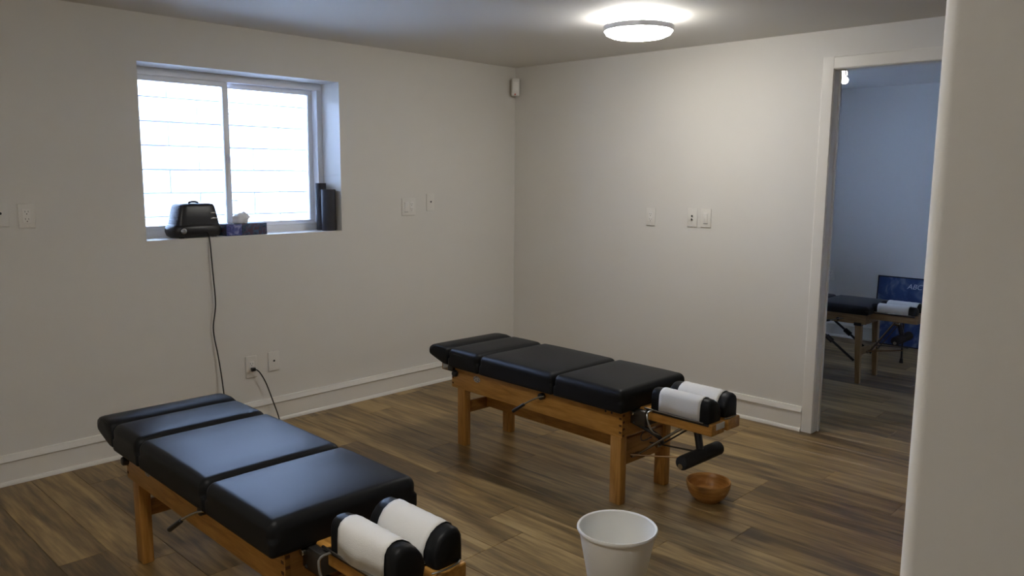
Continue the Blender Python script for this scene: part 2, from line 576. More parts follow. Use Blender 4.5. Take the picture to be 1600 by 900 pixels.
# ------------------------------------------------------------------ window and what lies outside
def window(nm, x0, x1, z0, z1, label, split, clips):
    w = thing(nm, label, 'window', ((x0 + x1) / 2, 0.19, z0), kind='structure')
    cx = (x0 + x1) / 2
    hx = (x1 - x0) / 2; hz = z1 - z0
    F = 0.036
    # outer frame
    g = G()
    g.rbox(-hx, hx, 0.0, 0.10, 0, 0.038, r=0.003)
    g.rbox(-hx, hx, 0.0, 0.10, hz - 0.04, hz, r=0.003)
    g.rbox(-hx, -hx + F, 0.0, 0.10, 0.036, hz - 0.038, r=0.003)
    g.rbox(hx - F, hx, 0.0, 0.10, 0.036, hz - 0.038, r=0.003)
    fr = g.build('window_frame', 'vinyl_white', w)
    G().rbox(-hx + F, hx - F, 0.004, 0.012, 0.036, 0.050, r=0.002).build('track_rail', 'vinyl_white', fr)
    G().rbox(-hx + F, hx - F, 0.048, 0.056, 0.036, 0.052, r=0.002).build('track_rail', 'vinyl_white', fr)
    G().rbox(-hx, hx, -0.19, 0.0, 0.0, 0.004, r=0.002).build('window_sill', 'trim', w)
    sp = split - cx
    def sash(xa, xb, ya, yb, sa, sb, za, zb):
        g = G()
        g.rbox(xa, xb, ya, yb, za, za + 0.034, r=0.003)
        g.rbox(xa, xb, ya, yb, zb - 0.034, zb, r=0.003)
        g.rbox(xa, xa + sa, ya, yb, za + 0.032, zb - 0.032, r=0.003)
        g.rbox(xb - sb, xb, ya, yb, za + 0.032, zb - 0.032, r=0.003)
        s = g.build('sash', 'vinyl_white', w)
        ym = (ya + yb) / 2
        G().box(xa + sa - 0.004, xb - sb + 0.004, ym - 0.002, ym + 0.002, za + 0.030, zb - 0.030).build('glass_pane', 'glass', s, smooth=0)
        return s
    s1 = sash(-hx + F - 0.006, sp + 0.002, 0.012, 0.044, 0.030, 0.032, 0.030, hz - 0.034)     # room side, left
    s2 = sash(sp - 0.004, hx - F + 0.006, 0.056, 0.088, 0.030, 0.034, 0.030, hz - 0.034)      # outer, right
    # latch on the meeting stile
    G().rbox(sp - 0.019, sp - 0.004, -0.004, 0.013, 0.41, 0.46, r=0.004, seg=2).build('latch', 'vinyl_white', s1)
    if clips:
        for z in (0.70, 0.18):
            G().tube([(sp + 0.026, 0.060, z + 0.012), (sp + 0.052, 0.040, z + 0.012), (sp + 0.055, 0.040, z - 0.012), (sp + 0.026, 0.060, z - 0.012)], 0.0028, 6).build('screen_clip', 'nickel', s2)
    return w
window('window_1', WX0, WX1, WZ0, WZ1, 'white sliding basement window set deep in the wall', -2.158, True)
window('window_2', W2[0], W2[1], W2[2], W2[3], 'white sliding window of the next room out of view', 1.5, False)

# window well: pale painted block wall
def well(nm, x0, x1, yw, label):
    o = G().box(x0 - 0.1, x1 + 0.1, yw + 0.012, yw + 0.2, 0.5, 2.09).build(nm, 'mortar', smooth=0)
    struct(o, label, 'wall')
    ch, cl, jn = 0.155, 0.40, 0.009
    me = G().rbox(-cl / 2 + jn / 2, cl / 2 - jn / 2, 0, 0.1, jn / 2, ch - jn / 2, r=0.006).build('block', 'block', o)
    first = True
    r_ = random.Random(5)
    z = 0.70; row = 0
    while z < 2.08:
        x = x0 + (0 if row % 2 else -cl / 2)
        while x < x1 + 0.2:
            if first: b = me; first = False
            else:
                b = bpy.data.objects.new('block', me.data); COL.objects.link(b); b.parent = o
            b.location = (x, yw + r_.uniform(-0.004, 0.004), z)
            x += cl
        z += ch; row += 1
well('wall_window_well', -3.3, -0.3, 1.15, 'sunlit pale block wall outside the basement window')
struct(G().box(-3.5, 3.6, WD, 2.6, 0.55, 0.72).build('ground_outside', 'gravel', smooth=0), 'pale gravel at the bottom of the window well', 'ground')

# ------------------------------------------------------------------ ceiling lamp
def ceiling_lamp(x, y, label, em='lamp'):
    t = thing('ceiling_lamp', label, 'lamp', (x, y, H), group='round ceiling lamps')
    G().lathe([(0, 0), (0.085, 0), (0.085, -0.012), (0, -0.012)]).build('mounting_plate', 'nickel', t)
    G().lathe([(0.0, -0.012), (0.135, -0.012), (0.150, -0.022), (0.150, -0.046), (0, -0.046)]).build('upper_diffuser', em, t)
    G().lathe([(0.150, -0.044), (0.174, -0.044), (0.175, -0.070), (0.170, -0.070), (0.169, -0.048), (0.150, -0.048)], n=64).build('band', 'nickel', t)
    G().lathe([(0, -0.050), (0.166, -0.050), (0.167, -0.070), (0.160, -0.084), (0.135, -0.095), (0.09, -0.103), (0.04, -0.106), (0, -0.107)], n=64).build('lower_diffuser', em, t)
ceiling_lamp(-0.965, -1.768, 'round flush ceiling lamp glowing white with a metal band')
ceiling_lamp(-3.85, -2.70, 'second round ceiling lamp above the camera out of view', 'lamp2')

# corner motion sensor
s = thing('motion_sensor', 'small white motion sensor high in the room corner', 'sensor', (-0.055, -0.055, 2.03), rz=math.radians(-45))
G().rbox(-0.029, 0.029, -0.022, 0.020, 0, 0.125, r=0.008, seg=3).build('housing', 'plate', s)
G().rbox(-0.020, 0.020, -0.0265, -0.021, 0.030, 0.100, r=0.004, seg=2).build('lens', 'plate2', s)
G().cyl((-0.003, -0.0215, 0.010), (-0.003, -0.026, 0.010), 0.006, n=12).build('indicator', 'red', s)
G().box(-0.02, 0.02, 0.018, 0.056, 0.03, 0.09).build('bracket', 'plate', s)

# ------------------------------------------------------------------ wall plates
def wall_plate(nm, loc, side, kinds, label, group='cream wall plates', cat='wall plate', hh=0.115):
    rz = {'left': 0.0, 'right': -PI / 2}[side]
    n = len(kinds)
    t = thing(nm, label, cat, loc, rz, group)
    hw = 0.035 if n == 1 else 0.058
    G().rbox(-hw, hw, -0.0065, 0, -hh / 2, hh / 2, r=0.004, seg=2).build('cover_plate', 'plate', t)
    for i, k in enumerate(kinds):
        cx = 0 if n == 1 else (-0.023 + 0.046 * i)
        if k == 'rocker':
            G().rbox(cx - 0.0165, cx + 0.0165, -0.009, -0.004, -0.033, 0.033, r=0.002).build('rocker_frame', 'plate2', t)
            mt = Matrix.Translation((0, -0.0085, 0)) @ Matrix.Rotation(math.radians(5), 4, 'X')
            G().rbox(cx - 0.0145, cx + 0.0145, -0.003, 0.003, -0.030, 0.030, r=0.0015, mat=mt).build('rocker', 'plate2', t)
            G().box(cx - 0.0145, cx + 0.0145, -0.0094, -0.006, -0.0345, -0.0325).build('gap_shadow_strip', 'slot', t)  # solid dark strip standing in for the shadow under the rocker
        elif k == 'outlet':
            G().rbox(cx - 0.0165, cx + 0.0165, -0.0085, -0.004, -0.033, 0.033, r=0.002).build('receptacle', 'plate2', t)
            for z in (-0.017, 0.017):
                g = G()
                g.box(cx - 0.0075, cx - 0.0055, -0.0088, -0.006, z - 0.001, z + 0.007)
                g.box(cx + 0.0055, cx + 0.0075, -0.0088, -0.006, z - 0.001, z + 0.006)
                g.cyl((cx, -0.0088, z - 0.008), (cx, -0.006, z - 0.008), 0.0026, n=8)
                g.build('slots', 'slot', t)['kind'] = 'stuff'
        elif k == 'toggle':
            G().rbox(cx - 0.005, cx + 0.005, -0.008, -0.004, -0.012, 0.012, r=0.001).build('toggle_collar', 'plate2', t)
            G().cyl((cx, -0.005, 0.0), (cx, -0.018, 0.007), 0.0042, 0.003, n=10).build('toggle', 'plate2', t)
        elif k in ('jack', 'jacks'):
            for z in ((0.004,) if k == 'jack' else (-0.010, 0.011)):
                G().lathe([(0, 0), (0.0085, 0), (0.0085, 0.004), (0.006, 0.005)], n=14).build('jack_ring', 'plate2', t).matrix_local = Matrix.Translation((cx, -0.0055, z)) @ Matrix.Rotation(PI / 2, 4, 'X')
                G().cyl((cx, -0.0055, z), (cx, -0.0112, z), 0.0062, n=12).build('jack', 'slot', t)
    for z in (-0.046, 0.046):
        for i in range(n):
            cx = 0 if n == 1 else (-0.023 + 0.046 * i)
            G().cyl((cx, -0.0060, z), (cx, -0.0074, z), 0.0028, n=8).build('screw', 'plate2', t)
    return t
wall_plate('jack_plate', (-3.372, 0, 1.262), 'left', ['jack'], 'cream plate with one dark jack at the left edge of view')
wall_plate('outlet_plate', (-3.266, 0, 1.252), 'left', ['outlet'], 'cream outlet plate high on the wall left of the window')
wall_plate('switch_plate', (-1.022, 0, 1.242), 'left', ['rocker', 'outlet'], 'wide cream plate right of the window with switch and outlet')
wall_plate('jack_plate', (-0.833, 0, 1.268), 'left', ['jack'], 'cream plate with one dark jack right of the window near the corner')
wall_plate('outlet_plate', (-2.186, 0, 0.352), 'left', ['outlet'], 'low cream outlet plate with the black plug in it', hh=0.128)
wall_plate('jack_plate', (-2.045, 0, 0.362), 'left', ['jack'], 'low cream plate with one dark jack beside the plugged outlet')
wall_plate('outlet_plate', (0, -1.233, 1.193), 'right', ['outlet'], 'cream outlet plate alone on the doorway wall')
wall_plate('jack_plate', (0, -1.541, 1.200), 'right', ['jacks'], 'cream plate with two dark jacks beside the rocker switch')
wall_plate('switch_plate', (0, -1.636, 1.201), 'right', ['rocker'], 'cream rocker switch plate nearest the doorway')
wall_plate('outlet_plate', (RX, -1.262, 0.575), 'right', ['outlet'], 'outlet plate on the far wall of the next room')

# ------------------------------------------------------------------ treatment tables
def rail_box(g, *b): return g.rbox(*b, r=0.003)

def pad_section(sign, w, h, grow=0.0):
    """D-shaped head pad section: flat outer face, rounded crown, sloping inner face. (v, z), outer at v=0."""
    pts = [(0.0, 0.0), (0.0, h * 0.45), (0.002, h * 0.76), (0.009, h * 0.90), (0.022, h * 0.985), (0.036, h),
           (0.052, h * 0.96), (0.070, h * 0.84), (0.084, h * 0.64), (0.092, h * 0.42), (0.093, h * 0.20), (0.088, 0.0)]
    k = w / 0.093
    pts = [(v * k, z) for v, z in pts]
    if grow:
        c = (w / 2, h * 0.4)
        out = []
        for i, (v, z) in enumerate(pts):
            p, q = pts[max(i - 1, 0)], pts[min(i + 1, len(pts) - 1)]
            tx, tz = q[0] - p[0], q[1] - p[1]
            l = math.hypot(tx, tz)
            nx, nz = -tz / l, tx / l
            out.append((v + nx * grow, z + nz * grow))
        pts = out
    return [(sign * v, z) for v, z in pts]

def treatment_table(label, paper_label, loc, rz, style='oak', head_gap=0.0, sticker=True, wrinkle=0.0, roll=True):
    t = thing('treatment_table', label, 'treatment table', loc, rz, 'wooden treatment tables with black cushions')
    oak = style == 'oak'
    wy, wz, wx = ('oak', 'oak_v', 'oak_x') if oak else ('tan_y', 'tan', 'tan_y')
    Z0, Z1 = (0.313, 0.438) if oak else (0.430, 0.503)
    CT = 0.546 if oak else 0.570        # cushion crown height
    L, W = 1.17, 0.19
    Yh = lambda u: -u                   # local y from length coordinate
    # ---- box rails
    for s in (-1, 1):
        a, b = sorted((s * W, s * (W - 0.02)))
        r_ = G().rbox(a, b, Yh(L), Yh(0), Z0, Z1, r=0.0025).build('side_rail', wy, t)
        if oak:
            for u in (1.075, 1.11):
                G().cyl((s * (W - 0.002), Yh(u), Z1 - 0.022), (s * (W + 0.0006), Yh(u), Z1 - 0.022), 0.0055, n=12).build('screw_hole', 'slot', r_)
            # visible finger joints on both ends of the rail
            n = 8
            fh = (Z1 - Z0) / n
            for u in (0.0, L - 0.020):
                g = G()
                for k in range(n):
                    if k % 2 == 0: continue
                    xa, xb = sorted((s * (W - 0.004), s * (W + 0.0007)))
                    g.box(xa, xb, Yh(u + 0.017), Yh(u + 0.003), Z0 + k * fh + 0.003, Z0 + (k + 1) * fh - 0.003)
                g.build('finger_joint', 'endgrain', r_)['kind'] = 'stuff'
    G().rbox(-W + 0.001, W - 0.001, Yh(0.02), Yh(0.0), Z0 + 0.001, Z1 - 0.001, r=0.002).build('end_rail', wx, t)
    hr = G().rbox(-W + 0.001, W - 0.001, Yh(L), Yh(L - 0.02), Z0 + 0.001, Z1 - 0.001, r=0.002).build('end_rail', wx, t)
    if oak:
        for s in (-1, 1):
            g = G(); n = 8; fh = (Z1 - Z0) / n
            for k in range(0, n, 2):
                xa, xb = sorted((s * (W - 0.003), s * (W - 0.017)))
                g.box(xa, xb, Yh(L + 0.0007), Yh(L - 0.003), Z0 + k * fh + 0.003, Z0 + (k + 1) * fh - 0.003)
            g.build('finger_joint', 'endgrain', hr)['kind'] = 'stuff'
    G().box(-W + 0.02, W - 0.02, Yh(L - 0.02), Yh(0.02), Z1 - 0.02, Z1 - 0.008).build('deck', wy, t)
    # ---- legs and stretchers
    legs = ((0.046, 0.106), (1.105, 1.166))
    for (ua, ub) in legs:
        for s in (-1, 1):
            xa, xb = sorted((s * (W - 0.001), s * (W - 0.043)))
            if oak:
                G().rbox(xa, xb, Yh(ub), Yh(ua), 0, Z0 + 0.001, r=0.004).build('leg', wz, t)
            else:
                um = (ua + ub) / 2 - 0.02
                sp = 0.02 * (1 if ua > 0.5 else -1)
                s0 = [(xa + 0.006, Yh(um - 0.014 + sp), 0), (xb - 0.006, Yh(um - 0.014 + sp), 0), (xb - 0.006, Yh(um + 0.014 + sp), 0), (xa + 0.006, Yh(um + 0.014 + sp), 0)]
                s1 = [(xa, Yh(um - 0.022), Z0 + 0.03), (xb, Yh(um - 0.022), Z0 + 0.03), (xb, Yh(um + 0.022), Z0 + 0.03), (xa, Yh(um + 0.022), Z0 + 0.03)]
                lg = G().loft([s0, s1]).build('leg', wz, t)
                G().box(xa - 0.002, xb + 0.002, Yh(um + 0.026), Yh(um - 0.026), Z0 - 0.012, Z0 + 0.01).build('leg_hinge', 'black', lg)
    if oak:
        G().rbox(-W + 0.042, W - 0.042, Yh(0.088), Yh(0.066), 0.176, 0.240, r=0.003).build('cross_stretcher', 'oak_x', t)
        G().rbox(-W + 0.042, W - 0.042, Yh(1.150), Yh(1.124), 0.172, 0.290, r=0.003).build('cross_stretcher', 'oak_x', t)
        G().rbox(-0.014, 0.014, Yh(1.125), Yh(0.087), 0.186, 0.250, r=0.003).build('long_stretcher', 'oak', t)
        for s in (-1, 1):
            G().cyl((s * 0.168, Yh(0.052), 0.300), (s * 0.168, Yh(0.040), 0.300), 0.009, n=12).build('leg_bolt', 'steel', t)
    else:
        G().rbox(-W + 0.04, W - 0.04, Yh(1.138), Yh(1.116), 0.20, 0.25, r=0.003).build('cross_stretcher', 'tan_y', t)
        G().rbox(-W + 0.04, W - 0.04, Yh(0.075), Yh(0.053), 0.20, 0.25, r=0.003).build('cross_stretcher', 'tan_y', t)
        for s in (-1, 1):
            for (u0, u1) in ((0.72, 1.10), (0.45, 0.07)):
                x_ = s * (W - 0.02)
                p0 = Vector((x_, Yh(u0), Z0 + 0.01)); p1 = Vector((x_, Yh(u1), 0.16))
                br = G().tube([p0, p1], 0.009, 8).build('folding_brace', 'black', t)
                m_ = p0.lerp(p1, 0.52); d = (p1 - p0).normalized() * 0.03
                G().cyl(m_ - d, m_ + d, 0.018, n=12, rnd=0.006).build('brace_joint', 'black', br)
    # ---- body cushions
    hw = 0.246
    zb = Z1 + 0.001
    spans = ((0.030, 0.272), (0.279, 0.794), (0.800, 1.206)) if oak else ((-0.05, 0.40), (0.405, 0.80), (0.805, 1.20))
    for (ua, ub) in spans:
        G().rbox(-hw, hw, Yh(ub), Yh(ua), zb, CT - 0.006, r=0.030, seg=4, crown=0.007, mid=5, rb=0.010).build('cushion', 'vinyl', t, smooth=60)
    if oak:
        # foot cushion: wedge-bottomed, carried past the box end
        secs = []
        for xx, k in ((-hw + 0.002, 0.80), (-hw + 0.005, 0.89), (-hw + 0.012, 0.955), (-hw + 0.024, 0.99), (-hw + 0.05, 1.0), (0, 1.0), (hw - 0.05, 1.0), (hw - 0.024, 0.99), (hw - 0.012, 0.955), (hw - 0.005, 0.89), (hw - 0.002, 0.80)):
            pr = [(0.022, 0.442), (0.022, 0.525), (0.014, 0.536), (-0.02, 0.543), (-0.08, 0.542), (-0.108, 0.538), (-0.122, 0.528), (-0.128, 0.512),
                  (-0.128, 0.492), (-0.122, 0.482), (-0.100, 0.472), (-0.050, 0.455), (-0.01, 0.442)]
            cu, cz = -0.05, 0.498
            secs.append([(xx, Yh(cu + (u - cu) * (0.90 + 0.10 * k)), cz + (z - cz) * k) for u, z in pr])
        G().loft(secs).build('foot_cushion', 'vinyl', t, smooth=60)
        br = G().rbox(-0.19, -0.155, Yh(0.0), Yh(-0.085), 0.395, 0.446, r=0.003).build('foot_bracket', 'oak_x', t)
        G().rbox(0.155, 0.19, Yh(0.0), Yh(-0.085), 0.395, 0.446, r=0.003).build('foot_bracket', 'oak_x', t)
        G().rbox(-0.196, -0.189, Yh(-0.015), Yh(-0.07), 0.400, 0.445, r=0.002).build('bracket_plate', 'steel', br)
        G().rbox(-0.205, -0.16, Yh(0.028), Yh(-0.020), 0.400, 0.430, r=0.006, seg=2).build('pivot', 'black', br)
        # knob on the near rail
        kb = G().cyl((-W, Yh(0.052), 0.398), (-W - 0.016, Yh(0.052), 0.398), 0.006, n=10).build('knob_stem', 'steel', t)
        G().cyl((-W - 0.012, Yh(0.052), 0.398), (-W - 0.034, Yh(0.052), 0.398), 0.0185, 0.0165, n=16, rnd=0.005).build('knob', 'black', kb)
        # lever with rounded grip
        lv = G().cyl((-W, Yh(0.690), 0.405), (-W - 0.026, Yh(0.690), 0.405), 0.016, n=14, rnd=0.004).build('lever_hub', 'black', t)
        G().tube([(-W - 0.02, Yh(0.715), 0.412), (-W - 0.03, Yh(0.680), 0.400), (-W - 0.045, Yh(0.625), 0.368), (-W - 0.055, Yh(0.590), 0.342)], 0.0045, 8, 1).build('lever', 'steel', lv)
        G().cyl((-W - 0.050, Yh(0.612), 0.357), (-W - 0.064, Yh(0.545), 0.308), 0.008, 0.009, n=12, rnd=0.004).build('lever_grip', 'black', lv)
        if sticker:
            mm = Matrix.Translation((-W - 0.0004, Yh(0.205), 0.392)) @ Matrix.Rotation(-PI / 2, 4, 'Y')
            st = G().lathe([(0, 0.0012), (1.0, 0.0012), (1.0, -0.0005), (0, -0.0005)], n=28)
            st.v = [tuple(mm @ Vector((p[0] * 0.017, p[1] * 0.027, -p[2]))) for p in st.v]
            st.build('sticker', 'sticker', t)
    else:
        lv = G().cyl((-W, Yh(0.98), 0.452), (-W - 0.02, Yh(0.98), 0.452), 0.012, n=12, rnd=0.003).build('lever_hub', 'black', t)
        G().tube([(-W - 0.015, Yh(1.02), 0.462), (-W - 0.03, Yh(0.90), 0.43)], 0.005, 8).build('lever', 'steel', lv)
        G().cyl((-W - 0.026, Yh(0.93), 0.438), (-W - 0.045, Yh(0.76), 0.395), 0.008, n=10, rnd=0.003).build('lever_grip', 'black', lv)
    # ---- head piece
    dz = 0.0 if oak else 0.030
    hg = head_gap
    HB, PH = (0.450, 0.096) if oak else (0.522, 0.058)
    ua, ub = 1.205 + hg, 1.500 + hg
    vo = 0.111 if oak else 0.135                               # outer face of the pads
    for s in (-1, 1):
        xa, xb = sorted((s * 0.110, s * 0.012))
        r_ = G().rbox(xa, xb, Yh(ub + 0.015), Yh(L), (0.398 if oak else 0.462), HB - 0.002, r=0.006, seg=2).build('head_board', wy, t)
        if s == -1 and oak:
            G().rbox(-0.078, -0.014, Yh(ub + 0.0165), Yh(ub + 0.010), 0.420, 0.446, r=0.001).build('paper_label', 'label', r_)
        secs = []
        for f_, k in ((0.0, 0.74), (0.014, 0.90), (0.045, 0.985), (0.10, 1.0), (0.5, 1.0), (0.90, 1.0), (0.955, 0.985), (0.986, 0.90), (1.0, 0.74)):
            u = ua + (ub - ua) * f_
            base = pad_section(-s, 0.098, PH)
            cz, cv = PH * 0.42, -s * 0.049
            secs.append([(s * vo + cv + (v - cv) * (0.25 + 0.75 * k if k < 1 else 1), Yh(u), HB + (0 if z < 1e-6 else cz * (1 - k) * 0 + (z if z < cz else cz + (z - cz) * k))) for v, z in base])
        G().loft(secs).build('head_pad', 'vinyl', t, smooth=60)
    # crepe paper laid over both pads (a thing of its own)
    pp = []
    near = [(-vo + v, HB + z) for v, z in pad_section(1, 0.098, PH, 0.0035)]
    far = [(vo + v, HB + z) for v, z in pad_section(-1, 0.098, PH, 0.0035)]
    near[0] = (-vo - 0.0035, HB + 0.004)
    near = near[:-1] + [(-0.020, HB + 0.006)]
    far = [(0.020, HB + 0.006)] + list(reversed(far))[1:]
    far[-1] = (vo + 0.0035, HB + 0.004)
    line = near + far
    pu0, pu1 = ua + 0.048, ub - 0.042
    nseg = 14
    g = G(); secs = []
    rr = random.Random(11)
    for i in range(nseg + 1):
        u = pu0 + (pu1 - pu0) * i / nseg
        row = []
        for j, (v, z) in enumerate(line):
            w_ = 0.0
            if j < 4 and wrinkle:
                q = (i / nseg - 0.38) / 0.22
                w_ = -wrinkle * math.exp(-q * q) * (1 - j / 4)
            row.append((v + w_ + 0.0006 * math.sin(i * 1.7 + j), Yh(u), z + 0.0006 * math.sin(i * 2.3 + j * 1.3)))
        secs.append(row)
    g.loft(secs, close=False, caps=False)
    o = g.build('headrest_paper', 'paper', None, smooth=50)
    o.location = loc; o.rotation_euler = (0, 0, rz)
    tag(o, paper_label, 'paper', 'paper covers on the headrests')
    md = o.modifiers.new('thickness', 'SOLIDIFY'); md.thickness = 0.0008; md.offset = 0
    # near clamp bar and its bent rod
    zc = HB + 0.001
    cb = G().tube([(-vo - 0.006, Yh(L + 0.012 + hg), zc), (-vo - 0.006, Yh(ub - 0.02), zc)], 0.0042, 8).build('clamp_bar', 'steel', t)
    G().rbox(-vo - 0.004, -vo + 0.012, Yh(ub), Yh(L + 0.02 + hg), zc - 0.012, zc - 0.003, r=0.001).build('clamp_channel', 'black', cb)
    if oak:
        G().tube([(-vo - 0.006, Yh(1.225 + hg), zc - 0.002), (-vo - 0.034, Yh(1.218 + hg), zc - 0.006), (-vo - 0.046, Yh(1.222 + hg), zc - 0.020), (-vo - 0.044, Yh(1.245 + hg), zc - 0.085), (-0.11, Yh(1.26 + hg), zc - 0.105)], 0.0042, 8, 2).build('bent_rod', 'steel', cb)
        G().tube([(0.0, Yh(ub + 0.004), zc - 0.001), (0.03, Yh(ub + 0.020), zc + 0.004), (0.075, Yh(ub + 0.016), zc + 0.004), (0.10, Yh(ub - 0.002), zc)], 0.003, 6, 2).build('front_wire', 'steel', cb)
        # pivot block between box and head boards
        G().rbox(-0.135, 0.135, Yh(1.198 + hg), Yh(L + 0.001), 0.372, 0.440, r=0.004).build('pivot_block', 'dsteel', t)
        G().cyl((-0.150, Yh(1.188), 0.424), (-0.134, Yh(1.188), 0.424), 0.011, n=14, rnd=0.003).build('pivot_bolt', 'steel', t)
        G().tube([(-0.13, Yh(1.185), 0.380), (-0.10, Yh(1.24), 0.352), (-0.085, Yh(1.29), 0.330), (-0.07, Yh(1.30), 0.300)], 0.010, 8, 1).build('release_arm', 'black', t)
    if roll:
        # support struts from the cross stretcher up to the head boards
        zs = 0.225 if oak else 0.235
        for s, rad, mt in ((-0.105, 0.0045, 'steel'), (-0.070, 0.004, 'dsteel'), (0.085, 0.004, 'dsteel')):
            st = G().tube([(s, Yh(1.175), zs - 0.01), (s + 0.01, Yh(1.36 + hg), 0.398 + 2 * dz)], rad, 8).build('strut', mt, t)
            G().cyl((s - 0.012, Yh(1.170), zs - 0.01), (s + 0.012, Yh(1.170), zs - 0.01), 0.010, n=12, rnd=0.003).build('strut_foot', 'steel', st)
        G().tube([(-0.12, Yh(1.168), zs - 0.004), (0.0, Yh(1.40 + hg), 0.250)], 0.004, 8).build('link_rod', 'bronze', t)
        G().tube([(0.02, Yh(1.168), zs + 0.02), (0.05, Yh(1.42 + hg), 0.262)], 0.004, 8).build('link_rod', 'dsteel', t)
        G().tube([(-0.09, Yh(1.21), 0.33), (-0.13, Yh(1.225), 0.318), (-0.128, Yh(1.235), 0.300), (-0.08, Yh(1.25), 0.315)], 0.0025, 6, 2).build('spring_loop', 'dsteel', t)
        # hand bar: foam roll on a bent arm
        uc, zr = (1.398 + hg, 0.264) if oak else (1.36, 0.335)
        ar = G().tube([(0.0, Yh(uc - 0.045), 0.40 + 2 * dz), (0.01, Yh(uc - 0.03), 0.372 + 2 * dz), (0.004, Yh(uc - 0.015), 0.335 + 2 * dz), (0.0, Yh(uc), zr)], 0.0165, 10, 2).build('hand_bar_arm', 'black', t)
        G().cyl((0.0, Yh(uc - 0.066), 0.378 + 2 * dz), (0.0, Yh(uc - 0.020), 0.378 + 2 * dz), 0.019, n=14, rnd=0.004).build('arm_clamp', 'steel', ar)
        rl = G().cyl((-0.148, Yh(uc), zr), (0.148, Yh(uc), zr), 0.031, n=24, rnd=0.012).build('foam_roll_grip', 'foam', t)
        G().cyl((-0.152, Yh(uc), zr - 0.012), (-0.146, Yh(uc), zr - 0.012), 0.012, n=12).build('end_cap', 'steel', rl)
    if not oak:
        hr_ = G().tube([(0.10, Yh(1.330), 0.465), (0.10, Yh(1.334), 0.142)], 0.007, 8).build('hanging_rod', 'black', t)
        G().cyl((0.10, Yh(1.334), 0.172), (0.10, Yh(1.334), 0.138), 0.009, 0.014, n=10).build('rod_foot', 'black', hr_)
    return t

treatment_table('nearest treatment table, black cushions shining blue from the window', 'white paper on the headrest of the nearest treatment table',
                (-3.105, -1.135, 0), math.radians(-1.0), head_gap=0.066, wrinkle=0.011)
treatment_table('oak treatment table with black cushions in front of the room corner', 'white paper on the headrest of the table beside the bowl',
                (-1.365, -1.030, 0), math.radians(-2.4), head_gap=0.052)
treatment_table('folding treatment table seen through the doorway in front of the poster', 'white paper on the headrest of the table through the doorway',
                (1.50, -1.00, 0), math.radians(0.0), style='tan', head_gap=-0.03)

# ------------------------------------------------------------------ bowl and pail
b = thing('bamboo_bowl', 'round bamboo bowl on the floor under the headrest', 'bowl', (-1.262, -2.432, 0))
G().lathe([(0, 0.004), (0.048, 0.004), (0.052, 0.0), (0.055, 0.003), (0.074, 0.020), (0.089, 0.043), (0.097, 0.068), (0.100, 0.090), (0.098, 0.0925), (0.094, 0.090),
           (0.090, 0.068), (0.081, 0.044), (0.066, 0.024), (0.045, 0.012), (0, 0.010)], n=64).build('bowl_body', 'bamboo', b, smooth=50)
p = thing('plastic_pail', 'white plastic pail standing on the floor in the foreground', 'bucket', (-2.240, -2.635, 0))
G().lathe([(0, 0.006), (0.080, 0.006), (0.083, 0.0), (0.086, 0.004), (0.132, 0.252), (0.132, 0.256), (0.129, 0.256), (0.084, 0.012), (0, 0.012)], n=72).build('pail_body', 'bucket', p, smooth=50)
G().lathe([(0.131, 0.248), (0.1365, 0.2485), (0.1385, 0.253), (0.1385, 0.258), (0.136, 0.2615), (0.131, 0.2605), (0.1285, 0.256), (0.129, 0.250)], n=72).build('pail_rim', 'bucket', p, smooth=60)

# ------------------------------------------------------------------ things on the window sill
SZ = WZ0 + 0.004
a = thing('electric_appliance', 'black plastic electric appliance with vent grille on the window sill', 'appliance', (-2.440, 0.098, SZ), rz=math.radians(6))
body = G()
def ell(cx, cy, hx, hy, z, n=28, p=4.0):
    pts = []
    for k in range(n):
        t = 2 * PI * k / n
        c_, s_ = math.cos(t), math.sin(t)
        pts.append((cx + hx * math.copysign(abs(c_) ** (2 / p), c_), cy + hy * math.copysign(abs(s_) ** (2 / p), s_), z))
    return pts
G().loft([ell(0, 0, .124, .066, .004), ell(0, 0, .136, .074, .012), ell(0, 0, .144, .079, .034), ell(0, 0, .143, .078, .054), ell(0, 0, .134, .073, .068), ell(0, 0, .122, .066, .074)]).build('base', 'black', a, smooth=50)
up = G().loft([ell(0.004, 0, .125, .069, .068, p=6), ell(0.004, 0, .117, .066, .11, p=6), ell(0.004, 0, .104, .060, .166, p=6), ell(0.004, 0, .098, .055, .178, p=6), ell(0.004, 0, .080, .042, .183, p=6)]).build('housing', 'black', a, smooth=50)
for k in range(9):
    z = 0.098 + k * 0.008
    xo = 0.118 - (z - 0.085) * 0.24
    G().rbox(-xo - 0.004, -xo + 0.010, -0.046, 0.030, z, z + 0.004, r=0.001).build('vent_slat', 'grille', up)
for z, w_ in ((0.128, 0.030), (0.099, 0.040)):
    G().rbox(0.066, 0.066 + w_, -0.0705 + (z - 0.099) * 0.12, -0.056, z, z + 0.0065, r=0.0015).build('chrome_strip', 'steel', up)
G().tube([(-0.030, -0.012, 0.178), (-0.022, -0.012, 0.192), (0.022, -0.012, 0.192), (0.030, -0.012, 0.178)], 0.006, 8, 1).build('carry_handle', 'black', a)
G().rbox(-0.008, 0.026, -0.052, -0.040, 0.168, 0.178, r=0.002).build('badge', 'steel', up)
G().cyl((-0.100, -0.066, 0.040), (-0.101, -0.086, 0.040), 0.016, n=16, rnd=0.004).build('dial', 'steel', a)
for x_ in (-0.095, 0.095):
    for y_ in (-0.045, 0.045):
        G().cyl((x_, y_, 0.0), (x_, y_, 0.01), 0.014, n=12).build('foot', 'black', a)
